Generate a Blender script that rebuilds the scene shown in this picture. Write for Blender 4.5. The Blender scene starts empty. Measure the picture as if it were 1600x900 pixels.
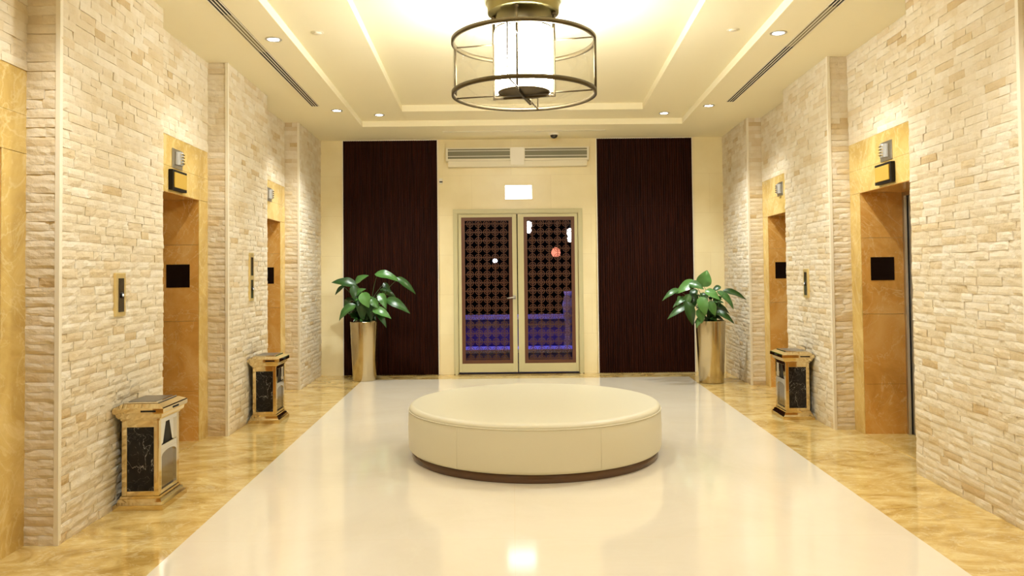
import bpy, bmesh, math, random
from mathutils import Vector, Matrix, noise as mnoise
random.seed(7)
PI = math.pi
S = bpy.context.scene
C = S.collection

# ------------------------------------------------------------------ camera, world, exposure
F = 1200.0                                  # focal length in pixels of a 1600 wide frame
ROLL = 0.0105
EYE = 1.5
cam_d = bpy.data.cameras.new('camera'); cam = bpy.data.objects.new('camera', cam_d); C.objects.link(cam)
cam_d.sensor_width = 36; cam_d.lens = 36*F/1600
PITCH_UP = .026
cam_d.shift_y = -(21.5+F*math.tan(PITCH_UP))/1600
cam.matrix_world = Matrix.Translation((0, 0, EYE)) @ Matrix.Rotation(PI/2+PITCH_UP, 4, 'X') @ Matrix.Rotation(-ROLL, 4, 'Z')
cam_d.clip_start = 0.05
S.camera = cam
w = bpy.data.worlds.new('night'); S.world = w; w.use_nodes = True
w.node_tree.nodes['Background'].inputs[0].default_value = (0.01, 0.012, 0.03, 1)
w.node_tree.nodes['Background'].inputs[1].default_value = 0.5
S.view_settings.view_transform = 'Standard'; S.view_settings.look = 'None'
S.view_settings.gamma = 1; S.view_settings.use_curve_mapping = False
S.view_settings.exposure = 0.38
S.cycles.max_bounces = 12; S.cycles.diffuse_bounces = 8; S.cycles.glossy_bounces = 6
S.cycles.sample_clamp_indirect = 6
S.cycles.use_denoising = True
S.cycles.caustics_reflective = False; S.cycles.caustics_refractive = False

LAMP_E = 62.0          # chandelier shade emission
SPOT_W = 78.0          # each downlight
WARM = (1.0, 0.82, 0.56)
SPOTC = (0.97, 1.0, 0.99)

# ------------------------------------------------------------------ helpers
def BW(px, py, D=11.6):
    """point of the photograph -> X, Z on a plane at distance D"""
    u = px-800; v = 450-py
    u0 = u + ROLL*v; v0 = v - ROLL*u
    return u0*D/F, EYE+(v0-20)*D/F

def XL(y): return -(2.392+.043*y)
def XR(y): return 2.745+.04*y
AL = math.atan(.043); AR = math.atan(.04)

class MB:
    def __init__(s): s.v = []; s.f = []; s.m = []; s.sm = []
    def add(s, vs, fs, m=0, smooth=False):
        o = len(s.v); s.v += [tuple(p) for p in vs]
        for f in fs: s.f.append(tuple(i+o for i in f)); s.m.append(m); s.sm.append(smooth)
    def box(s, x0, x1, y0, y1, z0, z1, m=0):
        s.frus(x0, x1, y0, y1, z0, x0, x1, y0, y1, z1, m)
    def frus(s, x0, x1, y0, y1, z0, X0, X1, Y0, Y1, z1, m=0):
        s.add([(x0,y0,z0),(x1,y0,z0),(x1,y1,z0),(x0,y1,z0),(X0,Y0,z1),(X1,Y0,z1),(X1,Y1,z1),(X0,Y1,z1)],
              [(3,2,1,0),(4,5,6,7),(0,1,5,4),(1,2,6,5),(2,3,7,6),(3,0,4,7)], m)
    def bbox(s, x0, x1, y0, y1, z0, z1, b=.004, m=0, seg=2):
        bm = bmesh.new(); bmesh.ops.create_cube(bm, size=1)
        for v in bm.verts:
            v.co = Vector(((x0+x1)/2+v.co.x*(x1-x0), (y0+y1)/2+v.co.y*(y1-y0), (z0+z1)/2+v.co.z*(z1-z0)))
        bmesh.ops.bevel(bm, geom=bm.edges[:], offset=b, segments=seg, affect='EDGES', profile=.5)
        bm.verts.index_update()
        s.add([v.co[:] for v in bm.verts], [[v.index for v in f.verts] for f in bm.faces], m); bm.free()
    def prism(s, pts, z0, z1, m=0):
        n = len(pts)
        s.add([(p[0],p[1],z0) for p in pts]+[(p[0],p[1],z1) for p in pts],
              [tuple(range(n-1,-1,-1)), tuple(range(n,2*n))]+[(i,(i+1)%n,n+(i+1)%n,n+i) for i in range(n)], m)
    def lathe(s, prof, seg=48, cx=0, cy=0, m=0, smooth=True, close=False):
        n = len(prof); vs = []
        for k in range(seg):
            a = 2*PI*k/seg
            for r, z in prof: vs.append((cx+r*math.cos(a), cy+r*math.sin(a), z))
        fs = []
        lim = n if close else n-1
        for k in range(seg):
            k2 = (k+1) % seg
            for i in range(lim):
                j = (i+1) % n
                fs.append((k*n+i, k2*n+i, k2*n+j, k*n+j))
        s.add(vs, fs, m, smooth)
        if not close:
            if prof[0][0] > 1e-6: s.add([(cx+prof[0][0]*math.cos(2*PI*k/seg), cy+prof[0][0]*math.sin(2*PI*k/seg), prof[0][1]) for k in range(seg)], [tuple(range(seg-1,-1,-1))], m)
            if prof[-1][0] > 1e-6: s.add([(cx+prof[-1][0]*math.cos(2*PI*k/seg), cy+prof[-1][0]*math.sin(2*PI*k/seg), prof[-1][1]) for k in range(seg)], [tuple(range(seg))], m)
    def tube(s, pts, r, seg=8, m=0, cap=True, closed=False):
        pts = [Vector(p) for p in pts]; n = len(pts)
        rr = r if isinstance(r, (list, tuple)) else [r]*n
        vs = []; up = None
        for i, p in enumerate(pts):
            if closed: t = pts[(i+1) % n]-pts[i-1]
            else: t = pts[min(i+1, n-1)]-pts[max(i-1, 0)]
            t.normalize()
            if up is None: up = Vector((0,0,1)) if abs(t.z) < .9 else Vector((1,0,0))
            a = t.cross(up); a.normalize(); b = a.cross(t); up = b
            for k in range(seg):
                q = 2*PI*k/seg
                vs.append(p+(a*math.cos(q)+b*math.sin(q))*rr[i])
        fs = []
        for i in range(n if closed else n-1):
            j = (i+1) % n
            for k in range(seg):
                k2 = (k+1) % seg
                fs.append((i*seg+k, i*seg+k2, j*seg+k2, j*seg+k))
        if cap and not closed:
            fs.append(tuple(range(seg-1,-1,-1))); fs.append(tuple((n-1)*seg+k for k in range(seg)))
        s.add(vs, fs, m, True)
    def build(s, name, mats, parent=None, recalc=True, **kw):
        me = bpy.data.meshes.new(name); me.from_pydata(s.v, [], s.f); me.validate(clean_customdata=False)
        if not isinstance(mats, (list, tuple)): mats = [mats]
        for m in mats: me.materials.append(m)
        if len(me.polygons) == len(s.m):
            me.polygons.foreach_set('material_index', s.m); me.polygons.foreach_set('use_smooth', s.sm)
        if recalc:
            bm = bmesh.new(); bm.from_mesh(me); bmesh.ops.recalc_face_normals(bm, faces=bm.faces[:]); bm.to_mesh(me); bm.free()
        me.update()
        o = bpy.data.objects.new(name, me); C.objects.link(o)
        if parent: o.parent = parent
        return o

def tag(o, label=None, cat=None, group=None, kind=None):
    if label: o['label'] = label
    if cat: o['category'] = cat
    if group: o['group'] = group
    if kind: o['kind'] = kind
    return o
def empty(name, loc=(0,0,0), rz=0):
    o = bpy.data.objects.new(name, None); C.objects.link(o); o.location = loc; o.rotation_euler = (0,0,rz)
    o.empty_display_size = .1
    return o
def copy_tree(o, parent=None):
    c = o.copy(); C.objects.link(c)
    if parent: c.parent = parent
    for ch in [x for x in C.objects if x.parent == o]: copy_tree(ch, c)
    return c

# ------------------------------------------------------------------ materials
def mat(name, col=(.8,.8,.8), rough=.5, metal=0, **kw):
    m = bpy.data.materials.new(name); m.use_nodes = True
    b = m.node_tree.nodes['Principled BSDF']
    b.inputs['Base Color'].default_value = (*col, 1); b.inputs['Roughness'].default_value = rough
    b.inputs['Metallic'].default_value = metal
    for k, v in kw.items(): b.inputs[k.replace('_', ' ')].default_value = v
    return m
def N(m, t, **kw):
    n = m.node_tree.nodes.new(t)
    for k, v in kw.items():
        if k in n.inputs.keys(): n.inputs[k].default_value = v
        else: setattr(n, k, v)
    return n
def L(m, a, b): m.node_tree.links.new(a, b)
def ramp(m, stops):
    r = m.node_tree.nodes.new('ShaderNodeValToRGB'); e = r.color_ramp.elements
    while len(e) > 1: e.remove(e[-1])
    e[0].position = stops[0][0]; e[0].color = (*stops[0][1], 1)
    for p, c in stops[1:]:
        x = e.new(p); x.color = (*c, 1)
    return r
def bsdf(m): return m.node_tree.nodes['Principled BSDF']
def coords(m, scale=(1,1,1), kind='Object'):
    tc = N(m, 'ShaderNodeTexCoord'); mp = N(m, 'ShaderNodeMapping'); mp.inputs['Scale'].default_value = scale
    L(m, tc.outputs[kind], mp.inputs[0]); return mp.outputs[0]
def mixc(m, fac, a, b, mode='MIX'):
    x = N(m, 'ShaderNodeMix', data_type='RGBA', blend_type=mode)
    for i, s in ((0, fac), (6, a), (7, b)):
        if hasattr(s, 'links'): L(m, s, x.inputs[i])
        elif isinstance(s, tuple): x.inputs[i].default_value = (*s, 1)
        else: x.inputs[i].default_value = s
    return x.outputs[2]

def marble(name, c0, c1, c2, vein, rough=.08, scale=1.0, vs=.75, stretch=(1,1,1), vw=.02, detail=8, joints=None):
    m = mat(name, c1, rough)
    co = coords(m, stretch)
    n1 = N(m, 'ShaderNodeTexNoise', Scale=1.3*scale, Detail=detail, Roughness=.62, Distortion=1.2); L(m, co, n1.inputs['Vector'])
    r1 = ramp(m, [(.3, c0), (.5, c1), (.7, c2)]); L(m, n1.outputs['Fac'], r1.inputs[0])
    out = r1.outputs[0]
    for sc, w_, st in ((1.1, vw, vs), (2.7, vw*.8, vs*.7)):
        n2 = N(m, 'ShaderNodeTexNoise', Scale=sc*scale, Detail=5, Roughness=.55, Distortion=1.6); L(m, co, n2.inputs['Vector'])
        a = N(m, 'ShaderNodeMath', operation='SUBTRACT'); L(m, n2.outputs['Fac'], a.inputs[0]); a.inputs[1].default_value = .5
        b = N(m, 'ShaderNodeMath', operation='ABSOLUTE'); L(m, a.outputs[0], b.inputs[0])
        mr = N(m, 'ShaderNodeMapRange'); L(m, b.outputs[0], mr.inputs[0]); mr.inputs[1].default_value = 0; mr.inputs[2].default_value = w_
        mr.inputs[3].default_value = st; mr.inputs[4].default_value = 0
        out = mixc(m, mr.outputs[0], out, vein)
    if joints:
        bt = N(m, 'ShaderNodeTexBrick', offset=0, squash=1)
        bt.inputs['Scale'].default_value = 1; bt.inputs['Mortar Size'].default_value = .0015; bt.inputs['Brick Width'].default_value = joints[0]
        bt.inputs['Row Height'].default_value = joints[1]
        bt.inputs['Color1'].default_value = (0,0,0,1); bt.inputs['Color2'].default_value = (.35,.35,.35,1); bt.inputs['Mortar'].default_value = (1,1,1,1)
        jc = coords(m); L(m, jc, bt.inputs['Vector'])
        out = mixc(m, bt.outputs['Fac'], out, joints[2])
    L(m, out, bsdf(m).inputs['Base Color'])
    return m

M = {}
# rough split travertine
m = mat('split_travertine', rough=.85); M['stone'] = m
at = N(m, 'ShaderNodeAttribute', attribute_name='tone')
r = ramp(m, [(0, (.54,.41,.23)), (.25, (.62,.51,.335)), (.6, (.67,.59,.445)), (1, (.72,.66,.54))]); L(m, at.outputs['Fac'], r.inputs[0])
co = coords(m)
n = N(m, 'ShaderNodeTexNoise', Scale=9, Detail=6, Roughness=.6); L(m, co, n.inputs['Vector'])
rr = ramp(m, [(.35, (.92,.88,.78)), (.6, (1,1,1))]); L(m, n.outputs['Fac'], rr.inputs[0])
c = mixc(m, .8, r.outputs[0], rr.outputs[0], 'MULTIPLY'); L(m, c, bsdf(m).inputs['Base Color'])
n2 = N(m, 'ShaderNodeTexNoise', Scale=38, Detail=7, Roughness=.65); L(m, co, n2.inputs['Vector'])
bp = N(m, 'ShaderNodeBump', Strength=.7, Distance=.008); L(m, n2.outputs['Fac'], bp.inputs['Height']); L(m, bp.outputs[0], bsdf(m).inputs['Normal'])
M['bead'] = mat('honed_corner_stone', (.73,.67,.53), .7)
M['gold_marble'] = marble('gold_marble_wall', (.42,.27,.07), (.56,.39,.12), (.66,.49,.19), (.78,.66,.38), .12, 1.4, .3)
M['brown_marble'] = marble('brown_marble_wall', (.50,.245,.045), (.66,.345,.08), (.74,.44,.14), (.84,.64,.33), .12, 1.6, .42, vw=.01)
M['floor_marble'] = marble('gold_marble_floor', (.34,.20,.04), (.55,.38,.125), (.70,.555,.26), (.80,.70,.44), .06, 2.2, .3, (.9,1.4,1), joints=(50, .9, (.36,.22,.07)))
M['cream_floor'] = marble('cream_marble_floor', (.66,.59,.45), (.69,.62,.485), (.72,.655,.52), (.70,.64,.51), .09, .6, .3, joints=(50, 1.1, (.68,.57,.40)))
m = mat('ceiling_paint', (.86,.80,.59), .7); M['ceiling'] = m
M['plaster'] = mat('cream_plaster', (.72,.6,.38), .6)
# large cream stone slabs on the end wall
m = mat('cream_wall_slabs', (.72,.60,.38), .35); M['endwall'] = m
co = coords(m)
sp = N(m, 'ShaderNodeSeparateXYZ'); cb = N(m, 'ShaderNodeCombineXYZ'); L(m, co, sp.inputs[0]); L(m, sp.outputs[0], cb.inputs[0]); L(m, sp.outputs[2], cb.inputs[1])
bt = N(m, 'ShaderNodeTexBrick', offset=.5); L(m, cb.outputs[0], bt.inputs['Vector'])
for k, v in (('Scale',1),('Mortar Size',.002),('Brick Width',1.2),('Row Height',.6)): bt.inputs[k].default_value = v
bt.inputs['Color1'].default_value = (.84,.75,.48,1); bt.inputs['Color2'].default_value = (.81,.715,.45,1); bt.inputs['Mortar'].default_value = (.72,.62,.38,1)
n = N(m, 'ShaderNodeTexNoise', Scale=2.5, Detail=5); L(m, co, n.inputs['Vector'])
rr = ramp(m, [(.35, (.94,.92,.86)), (.65, (1,1,1))]); L(m, n.outputs['Fac'], rr.inputs[0])
L(m, mixc(m, 1.0, bt.outputs['Color'], rr.outputs[0], 'MULTIPLY'), bsdf(m).inputs['Base Color'])
# dark wood slats
m = mat('dark_walnut', (.05,.016,.01), .6, Specular_IOR_Level=.08); M['wood'] = m
co = coords(m, (30,30,1)); n = N(m, 'ShaderNodeTexNoise', Scale=2, Detail=5); L(m, co, n.inputs['Vector'])
r = ramp(m, [(.3, (.009,.0018,.0008)), (.7, (.034,.0075,.003))]); L(m, n.outputs['Fac'], r.inputs[0]); L(m, r.outputs[0], bsdf(m).inputs['Base Color'])
M['door_paint'] = mat('olive_cream_door_paint', (.56,.52,.30), .4)
M['lattice'] = mat('brown_lattice_wood', (.11,.038,.015), .5)
M['white'] = mat('white_enamel', (.74,.69,.53), .45)
M['white_trim'] = mat('white_trim', (.8,.76,.65), .4)
M['grille'] = mat('air_curtain_grille', (.19,.175,.1), .5)
M['black'] = mat('matte_black', (.008,.006,.005), .5, Specular_IOR_Level=.25)
M['darkvoid'] = mat('slot_black', (.02,.015,.008), .8)
M['olive'] = mat('slot_olive_vane', (.2,.17,.075), .6)
M['steel'] = mat('brushed_steel', (.62,.62,.62), .3, 1)
M['brass'] = mat('satin_brass', (.80,.62,.27), .35, .55)
M['bronze'] = mat('antique_bronze', (.10,.075,.04), .45, .9)
M['canopy'] = mat('brushed_olive_brass', (.33,.29,.12), .3, 1)
M['chrome'] = mat('polished_champagne_steel', (.76,.62,.36), .07, 1)
M['silver'] = mat('polished_silver_steel', (.8,.78,.72), .07, 1)
M['planter'] = mat('brushed_champagne_metal', (.56,.47,.30), .22, 1)
M['goldface'] = mat('gold_sign_face', (.78,.52,.10), .3, .5)
M['soil'] = mat('soil', (.03,.02,.012), .9)
M['leather'] = mat('cream_leather', (.63,.585,.43), .42)
m = M['leather']; co = coords(m); n = N(m, 'ShaderNodeTexNoise', Scale=160, Detail=2); L(m, co, n.inputs['Vector'])
bp = N(m, 'ShaderNodeBump', Strength=.06, Distance=.002); L(m, n.outputs['Fac'], bp.inputs['Height']); L(m, bp.outputs[0], bsdf(m).inputs['Normal'])
M['plinth'] = mat('dark_bronze_plinth', (.12,.065,.035), .25, .3)
m = marble('black_marble', (.006,.005,.005), (.012,.01,.009), (.02,.016,.013), (.5,.47,.42), .1, 2.6, .6, (1,1,1), vw=.004); M['blackmarble'] = m; bsdf(m).inputs['Specular IOR Level'].default_value = .2
# leaf
m = mat('spathiphyllum_leaf', (.03,.12,.02), .3); M['leaf'] = m
at = N(m, 'ShaderNodeAttribute', attribute_name='tone')
r = ramp(m, [(0, (.006,.026,.004)), (.5, (.018,.07,.010)), (1, (.085,.22,.05))]); L(m, at.outputs['Fac'], r.inputs[0]); L(m, r.outputs[0], bsdf(m).inputs['Base Color'])
M['stem'] = mat('leaf_stalk', (.05,.11,.03), .5)

def emit(name, col, st):
    m = mat(name, col, .5); b = bsdf(m); b.inputs['Emission Color'].default_value = (*col, 1); b.inputs['Emission Strength'].default_value = st; return m
M['shade'] = emit('glowing_shade', (1, 1, .93), LAMP_E)
M['bulb'] = emit('downlight_lens', (.95,.97,1), 30)
M['exit'] = emit('exit_face', (.97,.98,1), 4.5)
def clearglass(name, tint=(1,1,1), base=.04, rough=.02, top=.6):
    m = bpy.data.materials.new(name); m.use_nodes = True; nt = m.node_tree; nt.nodes.clear()
    o = nt.nodes.new('ShaderNodeOutputMaterial'); mx = nt.nodes.new('ShaderNodeMixShader'); t = nt.nodes.new('ShaderNodeBsdfTransparent'); g = nt.nodes.new('ShaderNodeBsdfGlossy')
    t.inputs[0].default_value = (*tint, 1); g.inputs['Roughness'].default_value = rough
    lw = nt.nodes.new('ShaderNodeLayerWeight'); lw.inputs[0].default_value = .35
    ma = nt.nodes.new('ShaderNodeMapRange'); ma.inputs[3].default_value = base; ma.inputs[4].default_value = top
    nt.links.new(lw.outputs['Fresnel'], ma.inputs[0]); nt.links.new(ma.outputs[0], mx.inputs[0])
    nt.links.new(t.outputs[0], mx.inputs[1]); nt.links.new(g.outputs[0], mx.inputs[2]); nt.links.new(mx.outputs[0], o.inputs[0]); return m
M['glass'] = clearglass('clear_glass', (.995,.995,.985), .0, .02, .12)
M['doorglass'] = clearglass('door_glass', (.9,.9,.93), .0, .02, .25)
M['acrylic'] = mat('clear_acrylic_lens', (.85,.85,.82), .12, 0, Transmission_Weight=.6)

# ------------------------------------------------------------------ room shell
YB = 11.6; YF = -6.0; H = 3.55
# recess spans (elevator bays) on each side
RL = [(-.10,1.45),(2.83,4.37),(5.80,7.30),(8.66,10.20)]
RR = [(-.10,1.45),(2.83,4.37),(5.70,7.30),(8.64,10.20)]
DEP = .19

def cxl(y): return XL(y)+.70
def cxr(y): return XR(y)-.66
mb = MB()
def quad(pts, m): mb.add([(p[0],p[1],0) for p in pts], [(0,1,2,3)], m)
yc = 11.1
quad([(cxl(YF),YF),(cxr(YF),YF),(cxr(yc),yc),(cxl(yc),yc)], 0)
quad([(-4.2,YF),(cxl(YF),YF),(cxl(yc),yc),(-4.2,yc)], 1)
quad([(cxr(YF),YF),(4.6,YF),(4.6,yc),(cxr(yc),yc)], 1)
quad([(-4.2,yc),(4.6,yc),(4.6,YB+.12),(-4.2,YB+.12)], 1)
mb.add([(-4.2,YF,-.1),(4.6,YF,-.1),(4.6,YB+.12,-.1),(-4.2,YB+.12,-.1)], [(3,2,1,0)], 1)
fl = mb.build('floor', [M['cream_floor'], M['floor_marble']], recalc=False); tag(fl, 'glossy cream marble floor with golden marble borders', kind='structure')

# ceiling: low frame, first tray step, upper field
def tl(y): return -(1.65+.0376*y)
def tr(y): return 1.90+.044*y
def il(y): return -(1.018+.04*y)
def ir(y): return 1.266+.046*y
mb = MB(); za, zb, zc, zd = H, H+.08, H+.165, H+.26
t1, t0 = 10.53, -1.2; i1, i0 = 9.94, -.5
mb.prism([(-4.2,YF),(tl(YF),YF),(tl(YB),YB+.1),(-4.2,YB+.1)], za, zb)
mb.prism([(tr(YF),YF),(4.6,YF),(4.6,YB+.1),(tr(YB),YB+.1)], za, zb)
mb.prism([(tl(t1),t1),(tr(t1),t1),(tr(YB),YB+.1),(tl(YB),YB+.1)], za, zb)
mb.prism([(tl(YF),YF),(tr(YF),YF),(tr(t0),t0),(tl(t0),t0)], za, zb)
mb.prism([(-4.2,YF),(il(YF),YF),(il(YB),YB+.1),(-4.2,YB+.1)], zb, zc)
mb.prism([(ir(YF),YF),(4.6,YF),(4.6,YB+.1),(ir(YB),YB+.1)], zb, zc)
mb.prism([(il(i1),i1),(ir(i1),i1),(ir(YB),YB+.1),(il(YB),YB+.1)], zb, zc)
mb.prism([(il(YF),YF),(ir(YF),YF),(ir(i0),i0),(il(i0),i0)], zb, zc)
mb.box(-4.2, 4.6, YF, YB+.1, zc, zd)
ce = mb.build('ceiling', M['ceiling']); tag(ce, kind='structure')

# stone faces ------------------------------------------------------
def stone_face(mb, tones, p0, p1, z0, z1, nrm, rng, rh=.054):
    """courses of split stone over the vertical rectangle p0-p1 x z0-z1, facing nrm"""
    d = Vector((p1[0]-p0[0], p1[1]-p0[1], 0)); Lh = d.length; d.normalize(); nrm = Vector((*nrm, 0)).normalized()
    o = Vector((p0[0], p0[1], 0))
    rows = max(1, round((z1-z0)/rh)); h = (z1-z0)/rows
    for r_ in range(rows):
        a = 0.0; zz = z0+r_*h
        if rng.random() < .5: a = 0
        first = True
        while a < Lh-1e-4:
            ln = rng.uniform(.10, .30)
            if first: ln *= rng.uniform(.4, 1); first = False
            if Lh-(a+ln) < .07: ln = Lh-a
            b = min(a+ln, Lh)
            off = rng.uniform(.000, .0045); tilt = rng.uniform(-.0022, .0022); tv = rng.uniform(-.002, .002)
            tone = min(1, max(0, rng.gauss(.7, .2) - (.4 if rng.random() < .07 else 0)))
            nx = max(2, int((b-a)/.045)+1); nz = 3
            vs = []; seed = rng.uniform(0, 90)
            g = .0005
            for j in range(nz+1):
                for i in range(nx+1):
                    fu = i/nx; fv = j/nz
                    s_ = a+g+(b-a-2*g)*fu; z_ = zz+g+(h-2*g)*fv
                    e = min(fu, 1-fu)*(b-a)/.03; e2 = min(fv, 1-fv)*3
                    bulge = .003*min(1, e)*min(1, e2)
                    nn = mnoise.noise(Vector((s_*16+seed, z_*30, seed)))*.005
                    dp = .004+off+tilt*(fu-.5)*2+tv*(fv-.5)*2+bulge+nn
                    vs.append(o+d*s_+nrm*max(.001, dp)+Vector((0,0,z_)))
            W = nx+1; fs = [(j*W+i, j*W+i+1, (j+1)*W+i+1, (j+1)*W+i) for j in range(nz) for i in range(nx)]
            # skirt
            ring = [i for i in range(W)]+[j*W+nx for j in range(1, nz+1)]+[nz*W+i for i in range(nx-1,-1,-1)]+[j*W for j in range(nz-1,0,-1)]
            base = len(vs)
            for k in ring:
                v = vs[k]; vs.append(v-nrm*((v-o).dot(nrm)+.004))
            R = len(ring)
            fs += [(ring[k], base+k, base+(k+1) % R, ring[(k+1) % R]) for k in range(R)]
            mb.add(vs, fs, 0); tones += [tone]*len(vs)
            a = b
def finish_stone(mb, tones, name):
    me = bpy.data.meshes.new(name); me.from_pydata(mb.v, [], mb.f)
    me.materials.append(M['stone']); me.materials.append(M['plaster'])
    me.polygons.foreach_set('material_index', mb.m)
    at_ = me.attributes.new('tone', 'FLOAT', 'POINT'); tones = tones+[.5]*(len(mb.v)-len(tones)); at_.data.foreach_set('value', tones)
    me.update()
    o = bpy.data.objects.new(name, me); C.objects.link(o); tag(o, kind='structure'); return o

for side, X, R, sg, rot in (('left', XL, RL, -1, AL), ('right', XR, RR, 1, -AR)):
    rng = random.Random(11 if sg < 0 else 23)
    ys = [YF]+[v for r_ in R for v in r_]+[YB]
    nrm = (-sg*math.cos(rot), -sg*math.sin(rot)) if sg < 0 else (-math.cos(AR), math.sin(AR))
    if sg < 0: nrm = (math.cos(AL), math.sin(AL))
    mb = MB(); tones = []
    def face(pa, pb, z0, z1, n_):
        stone_face(mb, tones, pa, pb, z0, z1, n_, rng)
    for k in range(0, len(ys), 2):
        a, b = ys[k], ys[k+1]
        if b > 0:
            face((X(a),a), (X(b),b), 0, H, nrm)
            if a > YF: face((X(a),a), (X(a)+sg*DEP,a), 0, H, (0,-1))
            if b < YB: face((X(b)+sg*DEP,b), (X(b),b), 0, H, (0,1))
    for a, b in R:
        face((X(a)+sg*DEP,a), (X(b)+sg*DEP,b), 2.69, H, nrm)
    # masonry core behind the stones
    for k in range(0, len(ys), 2):
        a, b = ys[k], ys[k+1]
        mb.prism([(X(a)+sg*.001,a+.002),(X(b)+sg*.001,b-.002),(X(b)+sg*.9,b-.002),(X(a)+sg*.9,a+.002)], 0, H, 1)
    for a, b in R:
        mb.prism([(X(a)+sg*(DEP+.001),a),(X(b)+sg*(DEP+.001),b),(X(b)+sg*.9,b),(X(a)+sg*.9,a)], 2.69, H, 1)
    finish_stone(mb, tones, 'wall_'+side)
    mb = MB()
    for a, b in R:     # pale corner beads on the camera-facing corner of each pier
        x = X(b)-sg*.011
        mb.box(min(x, x+sg*.026), max(x, x+sg*.026), b-.014, b+.014, 0, H)
    o = mb.build('trim_1' if sg < 0 else 'trim_2', M['bead']); tag(o, kind='structure')

# end wall
x0, _ = BW(708.5, 455); x1, _ = BW(910.5, 455); _, zt = BW(808, 328)
mb = MB()
mb.box(-3.3, x0, YB, YB+.14, 0, H); mb.box(x1, 3.9, YB, YB+.14, 0, H); mb.box(x0, x1, YB, YB+.14, zt, H)
tag(mb.build('wall_back', M['endwall']), kind='structure')
mb = MB(); mb.box(-4.2, 4.6, YF-.1, YF, 0, H); tag(mb.build('wall_front', M['wood']), kind='structure')

# ------------------------------------------------------------------ double door with pierced screens
DX = (x0+x1)/2; hw = (x1-x0)/2
door = empty('door_1', (DX, YB, 0)); tag(door, kind='structure')
mb = MB(); fw = .07
for xa, xb in ((-hw, -hw+fw), (hw-fw, hw)):
    mb.box(xa, xb, -.03, .10, 0, zt-fw); mb.box(xa+.018 if xa < 0 else xa+.012, xb-.012 if xa < 0 else xb-.018, -.042, -.028, 0, zt-fw+.012)
mb.box(-hw, hw, -.03, .10, zt-fw, zt); mb.box(-hw+.018, hw-.018, -.042, -.028, zt-fw+.012, zt-.018)
mb.build('door_frame', M['door_paint'], door)
gz0 = BW(760,569)[1]; gz1 = BW(760,341)[1]
leaves = [(BW(718,450)[0]-DX, BW(807.5,450)[0]-DX, BW(721,450)[0]-DX, BW(800.5,450)[0]-DX), (BW(809,450)[0]-DX, BW(905,450)[0]-DX, BW(818.5,450)[0]-DX, BW(898,450)[0]-DX)]
leaves[0] = (-hw+fw+.004, leaves[0][1], leaves[0][2], leaves[0][3]); leaves[1] = (leaves[1][0], hw-fw-.004, leaves[1][2], leaves[1][3])
PITCH = 13.15*11.6/F
for li, (la, lb, ga, gb) in enumerate(leaves):
    ztp = zt-fw-.004; mb = MB()
    mb.bbox(la, ga, -.012, .04, .03, ztp, .003); mb.bbox(gb, lb, -.012, .04, .03, ztp, .003)
    mb.box(ga, gb, -.010, .038, .03, gz0); mb.box(ga, gb, -.010, .038, gz1, ztp)
    leaf = mb.build('door_leaf', M['door_paint'], door)
    mb = MB(); mb.box(ga, gb, .012, .018, gz0, gz1); mb.build('glass_pane', M['doorglass'], leaf)
    sc = MB(); bw = .052; y0_, y1_ = -.006, .010
    sc.box(ga, ga+bw, y0_-.003, y1_+.001, gz0, gz1); sc.box(gb-bw, gb, y0_-.003, y1_+.001, gz0, gz1)
    sc.box(ga+bw, gb-bw, y0_-.003, y1_+.001, gz0, gz0+bw); sc.box(ga+bw, gb-bw, y0_-.003, y1_+.001, gz1-bw, gz1)
    xa, xb, za_, zb_ = ga+bw, gb-bw, gz0+bw, gz1-bw
    cxm = (xa+xb)/2; lw_ = .0072
    def arc(cx, cz, r_, n_=24):
        pts = [(cx+r_*math.cos(2*PI*k/n_), cz+r_*math.sin(2*PI*k/n_)) for k in range(n_+1)]
        for (ax, az), (bx, bz) in zip(pts[:-1], pts[1:]):
            if min(ax, bx) < xa or max(ax, bx) > xb or min(az, bz) < za_ or max(az, bz) > zb_: continue
            dx, dz = bx-ax, bz-az; l_ = math.hypot(dx, dz); nx_, nz_ = -dz/l_*lw_/2, dx/l_*lw_/2
            sc.add([(ax+nx_,y0_,az+nz_),(bx+nx_,y0_,bz+nz_),(bx-nx_,y0_,bz-nz_),(ax-nx_,y0_,az-nz_),(ax+nx_,y1_,az+nz_),(bx+nx_,y1_,bz+nz_),(bx-nx_,y1_,bz-nz_),(ax-nx_,y1_,az-nz_)],
                   [(0,1,2,3),(7,6,5,4),(0,4,5,1),(2,6,7,3)])
    nzr = int((zb_-za_)/PITCH)
    for i in range(-3, 4):
        cx = cxm+i*PITCH*1.0
        if xa < cx < xb: sc.box(cx-lw_/2, cx+lw_/2, y0_, y1_, za_, zb_)
        for j in range(nzr+2):
            cz = za_+PITCH*(j+.15)
            if i == -3 and cz < zb_: sc.box(xa, xb, y0_, y1_, cz-lw_/2, cz+lw_/2)
            arc(cx, cz, PITCH*.39); arc(cx, cz, PITCH*.20, 16)
    sc.build('lattice_screen', M['lattice'], leaf, recalc=False)
    if li == 0:
        hx, hz = BW(803.5, 466); hx -= DX; mb = MB()
        mb.tube([(hx,-.012,hz),(hx,-.06,hz)], .012, 10); mb.tube([(hx+.004,-.06,hz),(hx-.03,-.065,hz),(hx-.115,-.062,hz-.012)], [.012,.012,.009], 10)
        mb.bbox(hx-.02, hx+.02, -.018, -.011, hz-.03, hz+.03, .002)
        mb.build('handle', M['steel'], leaf)
mb = MB(); mb.box(-hw, hw, -.04, .12, .0, .012); mb.build('threshold', M['bronze'], door)

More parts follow.
